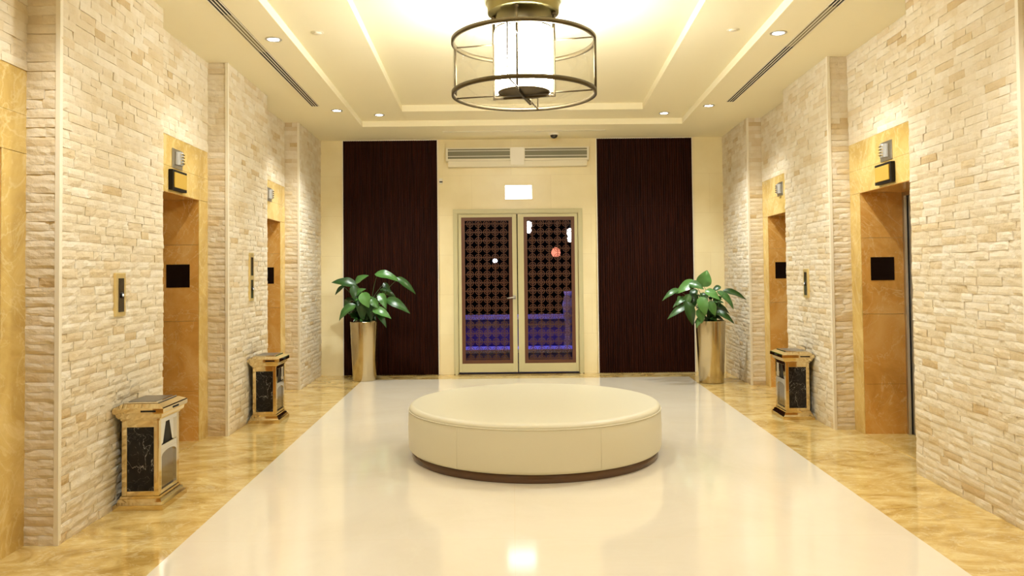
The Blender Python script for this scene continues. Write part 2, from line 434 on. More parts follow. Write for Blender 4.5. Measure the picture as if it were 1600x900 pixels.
# terrace beyond the glass: dark, with violet light on low counters
mb = MB(); mb.box(-4, 5, YB+.16, 20, -.12, -.002); tag(mb.build('terrace_floor', mat('dark_terrace_stone', (.03,.015,.02), .3)), kind='structure')
mb = MB(); mb.box(-4, 5, 20, 20.2, 0, 5); mb.box(-4,-3.9,YB+.16,20,0,5); mb.box(4.9,5,YB+.16,20,0,5)
tag(mb.build('wall_terrace', mat('night_blue_plaster', (.006,.007,.016), .8)), kind='structure')
mb = MB(); mb.box(-3.9, 4.9, 13.6, 14.4, 2.62, 2.85); mb.box(-3.9,4.9,YB+.16,13.6,2.85,2.95)
tag(mb.build('trim_3', mat('maroon_soffit', (.16,.07,.05), .6)), 'maroon soffit seen through the top of the door glass', kind='structure')
violet = mat('violet_lit_stone', (.42,.36,.5), .5)
def counter(loc, sx, sy, sz, label):
    e = empty('terrace_counter', loc); tag(e, label, 'counter', None)
    mb = MB(); mb.bbox(-sx, sx, -sy, sy, sz-.06, sz, .008); mb.build('counter_top', violet, e)
    mb = MB(); mb.box(-sx+.04, sx-.04, -sy+.05, sy-.05, 0, sz-.06); mb.build('counter_body', mat('indigo_panel', (.05,.02,.22), .5), e)
counter((.1,14.6,0), 2.4, .35, .72, 'long raised violet-lit counter outside, beyond the door glass')
counter((.1,13.2,0), 2.0, .3, .24, 'low violet-lit bench-height counter outside, just behind the doors')
def area(name, loc, rot, size, e, col, sizey=None):
    l = bpy.data.lights.new(name, 'AREA'); l.energy = e; l.color = col; l.size = size
    if sizey: l.shape = 'RECTANGLE'; l.size_y = sizey
    o = bpy.data.objects.new(name, l); C.objects.link(o); o.location = loc; o.rotation_euler = rot; return o
area('terrace_violet_lamp', (.1, 13.7, 2.55), (0,0,0), 3.0, 30, (.2,.2,1), .3).data.spread = math.radians(100)
def pendant(px, py0, py1, D, label):
    X_, zt_ = BW(px, py0, D); _, zb_ = BW(px, py1, D); e = empty('hanging_lamp', (X_, D, zb_)); tag(e, label, 'lamp')
    h_ = zt_-zb_; mb = MB(); mb.lathe([(.0,0),(.035,.01),(.05,h_*.25),(.03,h_*.42),(.055,h_*.6),(.05,h_*.9),(.01,h_)], 16); mb.build('lamp_shade', emit('white_lamp_glow', (1,.97,.92), 5), e)
    mb = MB(); mb.tube([(0,0,h_*.98),(0,0,2.85-zb_)], .006, 6); mb.build('cord', M['black'], e)
pendant(890, 358, 380, 13.2, 'tall white glowing lamp hanging outside, seen in the right door leaf')
pendant(825.5, 347, 366, 13.4, 'small white lamp hanging outside at the left edge of the right door leaf')
X_, z_ = BW(868, 396, 15); e = empty('lantern', (X_,15,z_)); tag(e, 'small red and white lantern glowing outside behind the right door glass', 'lantern')
mb = MB(); mb.lathe([(.03,-.09),(.08,-.06),(.09,.0),(.07,.07),(.02,.1)], 16); mb.build('lantern_shade', emit('red_lantern_glow', (1,.28,.16), 1.2), e)
mb = MB(); mb.tube([(0,0,.1),(0,0,5-z_)], .005, 6); mb.build('cord', M['black'], e)
X_, z_ = BW(773, 409, 16); mb = MB(); mb.lathe([(0,-.05),(.04,-.03),(.05,0),(.04,.03),(0,.05)], 16); o = mb.build('globe_lamp', emit('cool_globe_glow', (.85,.9,1), 4)); o.location = (X_,16,z_)
mb2 = MB(); mb2.tube([(0,0,.05),(0,0,5-z_)], .004, 6); mb2.build('cord', M['black'], o)
tag(o, 'tiny cool white globe lamp outside, behind the left door glass', 'lamp')
X_, _ = BW(888, 500, 13.75); e = empty('floor_vase', (X_,13.85,0)); tag(e, 'tall pale vase standing outside at the right of the right door leaf', 'vase')
mb = MB(); mb.lathe([(.12,0),(.13,.04),(.07,.3),(.05,.55),(.09,.8),(.11,.95),(.06,1.1),(.085,1.18),(.07,1.18),(.04,1.1)], 24); mb.build('vase_body', mat('pale_glaze', (.55,.42,.38), .4), e)

# ------------------------------------------------------------------ slatted dark wall panels
def slat_panel(pa, pb, label):
    (xa, za_), (xb, zb_) = pa, pb
    e = empty('slatted_wall_panel', ((xa+xb)/2, YB, za_)); tag(e, label, 'wall panel', 'dark slatted panels on the end wall')
    hw_ = (xb-xa)/2; h_ = zb_-za_
    mb = MB(); mb.box(-hw_, hw_, -.012, -.001, 0, h_); mb.build('backing_board', M['wood'], e)
    mb = MB(); n_ = 42; p_ = 2*hw_/n_
    for k in range(n_):
        xa_ = -hw_+k*p_
        for z0_, z1_ in ((0, h_*.708), (h_*.71, h_)):
            mb.add([(xa_+.1*p_,-.010,z0_),(xa_+.3*p_,-.026,z0_),(xa_+.7*p_,-.026,z0_),(xa_+.9*p_,-.010,z0_),
                    (xa_+.1*p_,-.010,z1_),(xa_+.3*p_,-.026,z1_),(xa_+.7*p_,-.026,z1_),(xa_+.9*p_,-.010,z1_)],
                   [(0,1,5,4),(1,2,6,5),(2,3,7,6),(4,5,6,7),(3,2,1,0)])
    mb.build('slats', M['wood'], e)
    mb = MB()
    for s_ in (-1, 1): mb.box(s_*hw_-.006, s_*hw_+.006, -.03, -.001, 0, h_+.006)
    mb.box(-hw_, hw_, -.03, -.001, h_, h_+.008); mb.build('edge_trim', M['white_trim'], e)
_, zA = BW(610, 585.5); slat_panel((BW(536,410)[0], .006), (BW(684.5,410)[0], BW(610,221)[1]), 'dark brown ribbed wood panel on the end wall, left of the doors')
slat_panel((BW(933,410)[0], .006), (BW(1083,410)[0], BW(1008,217)[1]), 'dark brown ribbed wood panel on the end wall, right of the doors')

# ------------------------------------------------------------------ air curtain, exit sign, sensor
xa, zb_ = BW(697, 264); xb, _ = BW(919, 262); _, zt_ = BW(808, 233.5)
e = empty('air_curtain', ((xa+xb)/2, YB, zb_)); tag(e, 'long cream air curtain unit with two dark grilles mounted above the doors', 'air curtain')
hw_ = (xb-xa)/2; h_ = zt_-zb_; k = 11.6/F
mb = MB(); mb.bbox(-hw_, hw_, -.17, -.002, .085, h_, .008); mb.bbox(-hw_+.03, hw_-.03, -.13, -.002, 0, .088, .006); mb.build('housing', M['white'], e)
mb = MB(); mb.bbox(-10.5*k, 10.5*k, -.178, -.165, .02, h_-.004, .003); mb.box(-8*k, 8*k, -.181, -.175, h_*.52, h_*.545); mb.build('centre_cover', M['white_trim'], e)
for s_ in (-1, 1):
    a, b = sorted((s_*11.5*k, s_*(hw_-3.5*k)))
    mb = MB(); mb.box(a, b, -.173, -.168, .115, h_-.022); g = mb.build('intake_grille', M['grille'], e)
    mb = MB(); gh = h_-.022-.115
    for q in (.25, .8): mb.box(a, b, -.18, -.17, .115+gh*q-.004, .115+gh*q+.004)
    n_ = 30
    for q in range(1, n_): mb.box(a+(b-a)*q/n_-.002, a+(b-a)*q/n_+.002, -.177, -.17, .115, h_-.022, 1)
    mb.build('grille_bars', [M['white_trim'], M['grille']], g)
    mb = MB()
xa, zb_ = BW(789, 313); xb, zt_ = BW(830, 291.5)
e = empty('exit_sign', ((xa+xb)/2, YB, zb_)); tag(e, 'small glowing white rectangular sign box above the doors', 'sign')
hw_ = (xb-xa)/2; h_ = zt_-zb_
mb = MB(); mb.bbox(-hw_-.006, hw_+.006, -.06, -.002, -.006, h_+.006, .004); mb.build('sign_housing', M['white_trim'], e)
mb = MB(); mb.bbox(-hw_, hw_, -.066, -.055, 0, h_, .003); mb.build('lit_face', M['exit'], e)
X_, z_ = BW(688, 284.5); e = empty('wall_sensor', (X_, YB, z_)); tag(e, 'tiny white sensor with dark eye on the wall left of the doors', 'sensor')
mb = MB(); mb.bbox(-.025,.025,-.035,-.002,-.04,.04,.006); mb.build('sensor_body', M['white_trim'], e)
mb = MB(); mb.bbox(-.018,.03,-.045,-.034,-.022,-.004,.003); mb.build('sensor_eye', M['black'], e)
# security camera dome
X_ = BW(865, 211, 11.2)[0]; e = empty('security_camera', (X_, 11.15, H)); tag(e, 'small dark dome security camera under the ceiling above the doors', 'camera')
mb = MB(); mb.lathe([(.075,-.001),(.075,-.022),(.06,-.03),(.0,-.03)], 24); mb.build('mount_ring', M['white_trim'], e)
mb = MB(); mb.lathe([(.055,-.028),(.05,-.05),(.03,-.072),(0,-.08)], 24); mb.build('dome', mat('smoked_dome', (.015,.01,.008), .08), e)

# ------------------------------------------------------------------ elevator entrances
def entrance(side, a, b, label):
    sg = -1 if side == 'left' else 1; X = XL if sg < 0 else XR
    yc_ = (a+b)/2; e = empty('elevator_entrance', (X(yc_)+sg*DEP, yc_, 0), AL if sg < 0 else PI-AR)
    tag(e, label, 'elevator entrance', 'marble elevator entrances')
    hw_ = (b-a)/2-.002; near = -hw_+.23; far = hw_-.23   # local y
    oh = 2.215; T = .03
    mb = MB(); mb.box(-.1, .004, -hw_, hw_, oh+.22, 2.69); mb.build('lintel', M['gold_marble'], e)
    mb = MB(); mb.box(-.1, .005, -hw_, hw_, oh+.001, oh+.218); mb.build('lintel', M['gold_marble'], e)
    for q0, q1 in ((-hw_, near), (far, hw_)):
        mb = MB(); mb.box(-.022, .005, q0, q1, 0, oh-.002); mb.build('jamb', M['gold_marble'], e)
    for q0, q1 in ((near-T, near+.002), (far-.002, far+T)):
        mb = MB(); zs = [0, .46, 1.10, 1.80, oh]
        for z0_, z1_ in zip(zs[:-1], zs[1:]): mb.box(-.385, -.0, q0, q1, z0_+.0012, z1_-.0012)
        mb.build('side_reveal', M['brown_marble'], e)
    mb = MB(); mb.box(-.385, -.001, near-T, far+T, oh-.003, oh+.03); mb.build('head_reveal', M['brown_marble'], e)
    mb = MB(); mb.box(-.40, -.375, near-T, near+.035, 0, oh); mb.box(-.40, -.375, far-.035, far+T, 0, oh); mb.box(-.40, -.375, near, far, oh-.035, oh+.02); mb.build('steel_architrave', M['steel'], e)
    mid = (near+far)/2
    for q0, q1 in ((near, mid-.002), (mid+.002, far)):
        mb = MB(); mb.box(-.44, -.41, q0, q1, .01, oh); mb.build('door_panel', M['steel'], e)
    mb = MB(); mb.box(-.45, -.0, near, far, 0, .006); mb.build('sill', M['gold_marble'], e)
    mb = MB(); mb.box(-.60, -.46, -hw_, hw_, 0, 2.7); mb.build('shaft_wall', M['black'], e)
    return e
ENT = {}
names = {('left',1): 'golden marble elevator surround at the left edge, nearest the camera on the left wall',
         ('left',2): 'golden marble elevator surround on the left wall behind the nearest ash bin',
         ('left',3): 'farthest golden marble elevator surround on the left wall, toward the dark panel',
         ('right',2): 'golden marble elevator surround on the right wall with steel door edge showing, the nearer one',
         ('right',3): 'farthest golden marble elevator surround on the right wall, behind the right-hand bin'}
for (sd, i), lb in names.items():
    a, b = (RL if sd == 'left' else RR)[i]; ENT[(sd, i)] = entrance(sd, a, b, lb)
# plain marble infill of the bays out of view, one slab each
for sd, X, sg, idx in (('left', XL, -1, 0), ('right', XR, 1, 0), ('right', XR, 1, 1)):
    a, b = (RL if sg < 0 else RR)[idx]; mb = MB()
    mb.prism([(X(a)+sg*DEP,a),(X(b)+sg*DEP,b),(X(b)+sg*(DEP+.1),b),(X(a)+sg*(DEP+.1),a)], 0, 2.69)
    tag(mb.build('trim_4', M['gold_marble']), kind='structure')

def side_frame(sd, y, off=0):
    """location on the side wall face (off = distance behind it) and rotation"""
    if sd == 'left': return (XL(y)-off, y), AL
    return (XR(y)+off, y), PI-AR

# hall lantern (square steel plate with fluted acrylic lens)
def lantern(sd, i, label):
    a, b = (RL if sd == 'left' else RR)[i]; y = (a+b)/2
    (x, y), rz = side_frame(sd, y, DEP-.005)
    e = empty('elevator_indicator', (x, y, 2.43), rz); tag(e, label, 'indicator light', 'indicators above the elevators')
    mb = MB(); mb.bbox(0, .006, -.11, .11, 0, .165, .002); mb.build('back_plate', M['steel'], e)
    vs = []; n_ = 14
    mb = MB()
    for k in range(n_+1):
        a_ = -1+2*k/n_; r_ = .03*(1-a_*a_)+.018+(.004 if k % 2 else 0)
        vs += [(r_, a_*.062, .028), (r_, a_*.062, .14)]
    o_ = len(vs); vs += [(.006,-.062,.028),(.006,-.062,.14),(.006,.062,.028),(.006,.062,.14)]
    fs = [(2*k,2*k+2,2*k+3,2*k+1) for k in range(n_)]+[(0,1,o_+1,o_),(2*n_,o_+2,o_+3,2*n_+1)]
    fs += [tuple([o_]+[2*k for k in range(n_+1)]+[o_+2]), tuple([o_+1]+[2*k+1 for k in range(n_+1)]+[o_+3])]
    mb.add(vs, fs); mb.build('lens', M['acrylic'], e)
    mb = MB()
    for q in (.045, .07, .095, .12): mb.box(.045, .055, -.03, .03, q-.004, q+.004)
    mb.build('lens_bars', M['silver'], e)
lantern('left', 2, 'square steel elevator indicator with clear lens on the nearer left surround')
lantern('left', 3, 'square elevator indicator on the farthest left surround')
lantern('right', 2, 'square steel elevator indicator with clear lens on the nearer right surround')
lantern('right', 3, 'square elevator indicator on the farthest right surround')
def gold_sign(sd, label):
    i = 2; a, b = (RL if sd == 'left' else RR)[i]; y = (a+b)/2-(.03 if sd == 'left' else 0)
    (x, y), rz = side_frame(sd, y, DEP-.006)
    e = empty('elevator_sign', (x, y, 2.235), rz); tag(e, label, 'sign', 'gold signs over the elevators')
    mb = MB(); mb.bbox(0, .036, -.155, .155, 0, .172, .003); mb.build('sign_frame', M['black'], e)
    mb = MB(); mb.bbox(.034, .046, -.132, .132, .022, .150, .004); mb.build('sign_face', M['goldface'], e)
gold_sign('left', 'blank gold sign in a black frame over the nearer left elevator')
gold_sign('right', 'blank gold sign in a black frame over the nearer right elevator')
# dark square plaques on the far reveals
def plaque(sd, i, label):
    sg = -1 if sd == 'left' else 1; X = XL if sg < 0 else XR; b = (RL if sg < 0 else RR)[i][1]
    yj = b-.235; x = X(yj)+sg*(DEP+.185)
    e = empty('elevator_plaque', (x, yj, 1.41), AL if sg < 0 else -AR); tag(e, label, 'plaque', 'dark plaques inside the elevator openings')
    mb = MB(); mb.bbox(-.106, .106, -.010, .004, 0, .212, .002); mb.build('plaque_plate', mat('black_glass_plate', (.008,.003,.002), .25, Specular_IOR_Level=.15), e)
    mb = MB(); mb.box(-.112, .112, -.004, .006, -.006, .218); mb.build('plaque_rim', M['brass'], e)
plaque('left', 2, 'dark square plaque inside the nearer left elevator opening')
plaque('left', 3, 'dark square plaque inside the farthest left elevator opening')
plaque('right', 2, 'dark square plaque inside the nearer right elevator opening')
plaque('right', 3, 'dark square plaque inside the farthest right elevator opening')
# call stations
def call(sd, y, z0, h, label, double=False):
    (x, y), rz = side_frame(sd, y, -.012)
    e = empty('call_button_panel', (x, y, z0), rz); tag(e, label, 'call button panel', 'brass call panels on the stone piers')
    w_ = .07
    mb = MB(); mb.bbox(-.02, .012, -w_, w_, 0, h, .003); mb.build('face_plate', M['brass'], e)
    sp_ = [(.028, h-.035)] if not double else [(.03, h*.44), (h*.53, h-.045)]
    for q, (a, b) in enumerate(sp_):
        mb = MB(); mb.bbox(.011, .015, -w_*.52, w_*.56, a, b, .001); mb.build('dark_insert', mat('dark_insert', (.05,.035,.02), .2), e)
        if q == 0:
            c_ = (a+b)/2 - .0; mb = MB(); mb.tube([(.013,0,c_),(.024,0,c_)], .019, 16); bt_ = mb.build('button', M['black'], e)
            mb = MB(); mb.tube([(.022,0,c_),(.027,0,c_)], .009, 12); mb.build('button_light', emit('button_glow', (.9,.95,1), .25), bt_)
call('left', 5.08, 1.25, .285, 'tall brass call button panel on the nearest left stone pier')
call('left', 8.01, 1.25, .50, 'long brass call panel with two dark windows on the left pier above the second bin', True)
call('right', 7.97, 1.225, .30, 'brass call button panel on the right stone pier above the bin')

# ------------------------------------------------------------------ ash bins
def make_bin():
    e = empty('ash_bin')
    X2, Y2 = .168, .22                       # base half sizes
    def stack(rows, m_, name):
        mb = MB()
        for (z0_, i0_, z1_, i1_) in rows: mb.frus(-X2+i0_, X2-i0_, -Y2+i0_, Y2-i0_, z0_, -X2+i1_, X2-i1_, -Y2+i1_, Y2-i1_, z1_)
        return mb.build(name, m_, e)
    stack([(0,0,.035,0),(.035,.006,.05,.02),(.05,.02,.07,.026),(.07,.034,.088,.034)], M['chrome'], 'base')
    bx, by = X2-.042, Y2-.042; zb0, zb1 = .088, .60
    mb = MB(); mb.box(-bx+.02, bx-.02, -by+.012, by-.012, zb0, zb1); mb.build('inner_box', M['black'], e)
    for sx in (-1, 1):
        for sy in (-1, 1):
            mb = MB(); mb.bbox(min(sx*bx, sx*(bx-.036)), max(sx*bx, sx*(bx-.036)), min(sy*by, sy*(by-.036)), max(sy*by, sy*(by-.036)), zb0, zb1, .003)
            mb.build('corner_post', M['chrome'], e)
    for sy in (-1, 1):                        # black marble panels to front and rear
        mb = MB(); ya, yb = sorted((sy*(by-.006), sy*(by-.014))); mb.box(-bx+.036, bx-.036, ya, yb, zb0+.03, zb1-.045); mb.build('marble_panel', M['blackmarble'], e)
        mb = MB(); ya, yb = sorted((sy*(by-.001), sy*(by-.016))); mb.bbox(-bx+.034, bx-.034, ya, yb, zb0, zb0+.032, .002); mb.build('panel_rail', M['chrome'], e)
        mb = MB(); mb.bbox(-bx+.034, bx-.034, ya, yb, zb1-.047, zb1, .002); mb.build('panel_rail', M['chrome'], e)
    for sx in (-1, 1):                        # frames with ash opening above and arched glass below
        xo, xi = sx*(bx-.001), sx*(bx-.016); xa_, xb_ = min(xo, xi), max(xo, xi)
        mb = MB(); mb.bbox(xa_, xb_, -by+.034, by-.034, zb0, zb0+.03, .002); mb.bbox(xa_, xb_, -by+.034, by-.034, zb1-.03, zb1, .002); mb.bbox(xa_, xb_, -by+.034, by-.034, .385, .42, .002)
        for s_ in (-1, 1): mb.box(xa_, xb_, min(s_*(by-.034), s_*(by-.046)), max(s_*(by-.034), s_*(by-.046)), zb0+.01, zb1-.01)
        # arch head of the lower window
        hw_ = by-.036; n_ = 12; zr0, zr1 = .33, .386
        for k in range(n_):
            t0_ = -1+2*k/n_; t1_ = -1+2*(k+1)/n_
            za0 = zr0+(zr1-.012-zr0)*math.sqrt(max(0, 1-t0_*t0_)); za1 = zr0+(zr1-.012-zr0)*math.sqrt(max(0, 1-t1_*t1_))
            mb.add([(xa_,t0_*hw_,za0),(xa_,t1_*hw_,za1),(xa_,t1_*hw_,zr1),(xa_,t0_*hw_,zr1),(xb_,t0_*hw_,za0),(xb_,t1_*hw_,za1),(xb_,t1_*hw_,zr1),(xb_,t0_*hw_,zr1)],
                   [(0,1,2,3),(7,6,5,4),(0,4,5,1),(3,2,6,7)])
        mb.build('side_frame', M['silver'], e)
        mb = MB(); xa2, xb2 = sorted((sx*(bx-.019), sx*(bx-.013))); mb.box(xa2, xb2, -by+.036, by-.036, zb0+.03, .386); mb.build('lower_panel', mat('smoked_mirror', (.28,.24,.18), .1, .9), e)
        xa3, xb3 = sorted((sx*(bx-.0195), sx*(bx-.012)))
        for s_ in (-1, 1):   # sloped chute cheeks leave a dark trapezoid
            mb = MB()
            mb.add([(xa3, s_*.14, .42), (xa3, s_*.14, .57), (xa3, s_*.03, .57), (xa3, s_*.085, .42), (xb3, s_*.14, .42), (xb3, s_*.14, .57), (xb3, s_*.03, .57), (xb3, s_*.085, .42)],
                   [(0,1,2,3),(7,6,5,4),(2,6,7,3),(0,4,5,1)])
            mb.build('chute_cheek', M['silver'], e)
    # flared cap
    mb = MB()
    for (z0_, i0_, z1_, i1_) in ((.60,.036,.612,.036),(.612,.026,.622,.022),(.622,.017,.648,.012),(.648,.002,.655,-.002),(.655,-.003,.684,-.003),(.684,-.003,.690,.004),(.690,.004,.712,.044)):
        mb.frus(-X2+i0_, X2-i0_, -Y2+i0_, Y2-i0_, z0_, -X2+i1_, X2-i1_, -Y2+i1_, Y2-i1_, z1_)
    mb.build('cap', M['chrome'], e)
    for q_ in ((-X2-.006, -X2+.01, -.05, .05), (X2-.01, X2+.006, -.05, .05), (.02, .12, -Y2-.005, -Y2+.01), (-.12,-.02, Y2-.01, Y2+.005)):
        mb = MB(); mb.box(*q_, .662, .674); mb.build('slot_pull', M['black'], e)
    mb = MB(); mb.bbox(-.115, .115, -.165, .165, .712, .722, .003); tray = mb.build('ashtray_lid', M['silver'], e)
    mb = MB(); mb.box(-.095, .095, -.145, .145, .7215, .7235); mb.build('lid_inset', mat('ash_grey_sand', (.16,.14,.11), .35, .5), tray)
    return e
bin0 = make_bin()
def put_bin(o, sd, y, off, label):
    (x, y), rz = side_frame(sd, y, -off); o.location = (x, y, 0); o.rotation_euler = (0,0,rz); o.scale = (.95, .93, .955)
    tag(o, label, 'ash bin', 'polished ash bins along the walls')
put_bin(bin0, 'left', 5.195, .176, 'polished ash bin with black marble panel, nearest the camera on the left')
put_bin(copy_tree(bin0), 'left', 8.085, .176, 'second polished ash bin on the left, farther along the stone wall')
put_bin(copy_tree(bin0), 'right', 7.985, .176, 'polished ash bin with black marble panel against the right stone wall')

# ------------------------------------------------------------------ ottoman
e = empty('round_ottoman', (.175, 6.56, 0)); tag(e, 'large round cream leather ottoman on a dark plinth in the middle of the floor', 'ottoman')
Ro = 1.058
prof = [(Ro-.015,.066),(Ro-.004,.075),(Ro,.09),(Ro+.004,.25),(Ro,.375),(Ro-.004,.383),(Ro-.006,.388)]
for k in range(1, 9):
    a_ = k/8*PI/2; prof.append((Ro-.05+.046*math.cos(a_), .388+.04*math.sin(a_)))
prof += [(Ro*.75,.434),(Ro*.4,.438),(0.001,.439)]
mb = MB(); mb.lathe(prof, 128); mb.build('cushion', M['leather'], e)
mb = MB(); mb.tube([((Ro-.001)*math.cos(2*PI*k/128), (Ro-.001)*math.sin(2*PI*k/128), .386) for k in range(128)], .0045, 6, closed=True)
mb.build('piping', M['leather'], e)
mb = MB()
for k in range(6):
    a_ = -PI/2-.60+k*PI/3
    mb.tube([((Ro+.001)*math.cos(a_), (Ro+.001)*math.sin(a_), .08), ((Ro+.0045)*math.cos(a_), (Ro+.0045)*math.sin(a_), .25), ((Ro-.0005)*math.cos(a_), (Ro-.0005)*math.sin(a_), .38)], .0022, 6)
mb.build('side_seams', M['leather'], e)
mb = MB(); mb.lathe([(Ro-.055,0),(Ro-.03,.0),(Ro-.027,.003),(Ro-.027,.068),(Ro-.2,.068)], 128); mb.build('plinth', M['plinth'], e)

# ------------------------------------------------------------------ chandelier
CX, CY = .112, 6.2; ZT = zc
e = empty('drum_ceiling_light', (CX, CY, ZT)); tag(e, 'large glass drum ceiling light with bronze rings and glowing white core, above the ottoman', 'ceiling light')
Zu, Zl = EYE+1.883-ZT, EYE+1.46-ZT         # ring heights relative to the mount
Rr = .584
mb = MB(); mb.lathe([(.0,-.002),(.30,-.002),(.305,-.012),(.30,-.022),(.292,-.028),(.29,-.095),(.284,-.10),(.0,-.10)], 64); mb.build('canopy', M['canopy'], e)
def ringm(z, name):
    mb = MB(); mb.lathe([(Rr-.018,z-.016),(Rr+.004,z-.016),(Rr+.004,z+.016),(Rr-.018,z+.016)], 96, close=True); return mb.build(name, M['bronze'], e)
ringm(Zu, 'upper_ring'); ringm(Zl, 'lower_ring')
A0 = math.radians(-90-13)
fr = .235*1.06
for k in range(4):
    a_ = A0+k*PI/2; c_, s_ = math.cos(a_), math.sin(a_)
    mb = MB(); mb.tube([((Rr-.004)*c_,(Rr-.004)*s_,Zl),((Rr-.004)*c_,(Rr-.004)*s_,Zu)], .0115 if k % 2 else .006, 8); mb.build('post', M['bronze'], e)
    for z_ in (Zu, Zl):
        mb = MB(); mb.tube([((Rr-.01)*c_,(Rr-.01)*s_,z_),(.02*c_,.02*s_,z_)] if z_ == Zl else [((Rr-.01)*c_,(Rr-.01)*s_,z_),(fr*c_,fr*s_,z_)], .0065, 8); mb.build('spoke', M['bronze'], e)
    # inner square hoop upright
    mb = MB(); mb.bbox(-.009,.009,-.009,.009, Zl-.03, Zu+.02, .002); u = mb.build('inner_upright', M['bronze'], e); u.location = (fr*math.cos(a_), fr*math.sin(a_), 0); u.rotation_euler = (0,0,a_)
    # hanging rod
    mb = MB(); q = .25; mb.tube([(q*c_,q*s_,-.098),(q*c_,q*s_,Zu)], .012, 10); mb.tube([(q*c_,q*s_,-.10),(q*c_,q*s_,-.125)], .02, 10); mb.build('hanging_rod', M['bronze'], e)
for k in range(2):
    a_ = A0+k*PI/2; mb = MB(); mb.bbox(-fr-.009, fr+.009, -.009, .009, Zl-.034, Zl-.018, .002); mb.bbox(-fr-.009, fr+.009, -.009, .009, Zu+.005, Zu+.02, .002)
    u = mb.build('inner_crossbar', M['bronze'], e); u.rotation_euler = (0,0,a_)
mb = MB(); mb.lathe([(.0,Zl+.02),(.228,Zl+.02),(.232,Zl+.026),(.232,-.235)], 64); mb.v and mb.build('lamp_shade', M['shade'], e)
mb = MB(); mb.lathe([(.0,-.2365),(.229,-.2365),(.236,-.236),(.236,-.226),(.0,-.222)], 64); mb.build('shade_cap', M['bronze'], e)
mb = MB(); mb.lathe([(.0,Zl-.012),(.10,Zl-.010),(.2,Zl+.004),(.214,Zl+.012),(.214,Zl+.019),(.0,Zl+.019)], 64); mb.build('bottom_disc', M['bronze'], e)
mb = MB(); mb.lathe([(Rr-.012,Zl+.014),(Rr-.012,Zu-.014),(Rr-.008,Zu-.014),(Rr-.008,Zl+.014)], 96, close=True); mb.build('glass_drum', M['glass'], e)

# ------------------------------------------------------------------ downlights
def make_dl():
    e = empty('downlight')
    mb = MB(); mb.lathe([(.048,-.001),(.07,-.001),(.07,-.005),(.064,-.008),(.052,-.008),(.048,-.004)], 32, close=True); mb.build('trim_ring', M['steel'], e)
    mb = MB(); mb.lathe([(.0,-.004),(.04,-.0045),(.048,-.002),(.0,-.0015)], 24); mb.build('lens', M['bulb'], e)
    return e
spot = bpy.data.lights.new('downlight_beam', 'SPOT'); spot.energy = SPOT_W; spot.color = SPOTC; spot.spot_size = math.radians(125); spot.spot_blend = .9; spot.shadow_soft_size = .035
dl0 = make_dl(); used = False
def put_dl(x, y, z, label):
    global used
    o = dl0 if not used else copy_tree(dl0); used = True
    o.location = (x, y, z); tag(o, label, 'downlight', 'ceiling downlights')
    s_ = bpy.data.objects.new('downlight_beam', spot); C.objects.link(s_); s_.parent = o; s_.location = (0,0,-.02)
put_dl(-2.04, 6.58, H, 'nearest downlight on the left, beside the slot vent')
put_dl(-2.15, 9.46, H, 'left downlight past the far end of the slot vent')
put_dl(-1.74, 10.12, zb, 'left downlight in the ceiling tray near the end wall')
put_dl(2.31, 6.55, H, 'nearest downlight on the right, beside the slot vent')
put_dl(2.44, 9.40, H, 'right downlight past the far end of the slot vent')
put_dl(2.05, 10.2, zb, 'right downlight in the ceiling tray near the end wall')
for y in (3.65, .75, -2.15, -5.0):
    for x in (-1.95+.03*(6-y)*0, 2.2):
        put_dl(x, y, H, 'downlight of the row overhead, nearer than the picture shows')
# ceiling detectors
def detector(x, y, label):
    e = empty('ceiling_detector', (x, y, zb)); tag(e, label, 'detector', 'flush ceiling detectors')
    mb = MB(); mb.lathe([(.0,-.012),(.03,-.012),(.036,-.006),(.036,-.001)], 24); mb.build('sensor_cap', M['white_trim'], e)
    mb = MB(); mb.lathe([(.0,-.004),(.05,-.004),(.055,-.001)], 24); mb.build('cover_ring', M['white'], e)
detector(-1.68, 6.66, 'small flush ceiling detector left of the drum light')
detector(1.965, 6.7, 'small flush ceiling detector right of the drum light')

# slot vents
def slots(name, xf, y0, y1, wid, segs, label):
    e = empty(name, (0,0,H)); tag(e, label, 'air vent', 'long slot vents in the ceiling')
    def strip(mb, o0, o1, ya, yb, z0_, z1_, m_=0):
        mb.prism([(xf(ya)+o0,ya),(xf(ya)+o1,ya),(xf(yb)+o1,yb),(xf(yb)+o0,yb)], z0_, z1_, m_)
    mb = MB(); strip(mb, 0, wid, y0, y1, -.0015, -.0005); mb.build('slot_backing', M['darkvoid'], e)
    mb = MB(); b = wid/9
    for q in (0, 2.4, 4.8, 7.2): strip(mb, q*b*1.12, q*b*1.12+b*.72, y0, y1, -.0045, -.001)
    mb.build('slot_blades', M['white_trim'], e)
    for ya, yb in segs:
        mb = MB(); strip(mb, b, wid-b*.3, ya, yb, -.0025, -.0012); mb.build('closed_vane', M['olive'], e)
    return e
slots('slot_vent', lambda y: -2.24-.045*(y-5.66), -1.5, 9.21, .095, [(5.95,6.95),(2.0,3.0)], 'long three-slot air vent in the ceiling along the left side')
slots('slot_vent', lambda y: 2.455+.042*(y-5.8), -1.5, 9.2, .095, [(5.9,6.95),(2.0,3.0)], 'long three-slot air vent in the ceiling along the right side')
xa = BW(690,206,10.93)[0]; xb = BW(947,203,10.93)[0]
e = empty('slot_vent', ((xa+xb)/2, 10.95, H)); tag(e, 'thin single-slot air vent across the ceiling in front of the end wall', 'air vent')
hw_ = (xb-xa)/2
mb = MB(); mb.box(-hw_, hw_, -.012, .012, -.004, -.0005); mb.build('slot_backing', M['olive'], e)
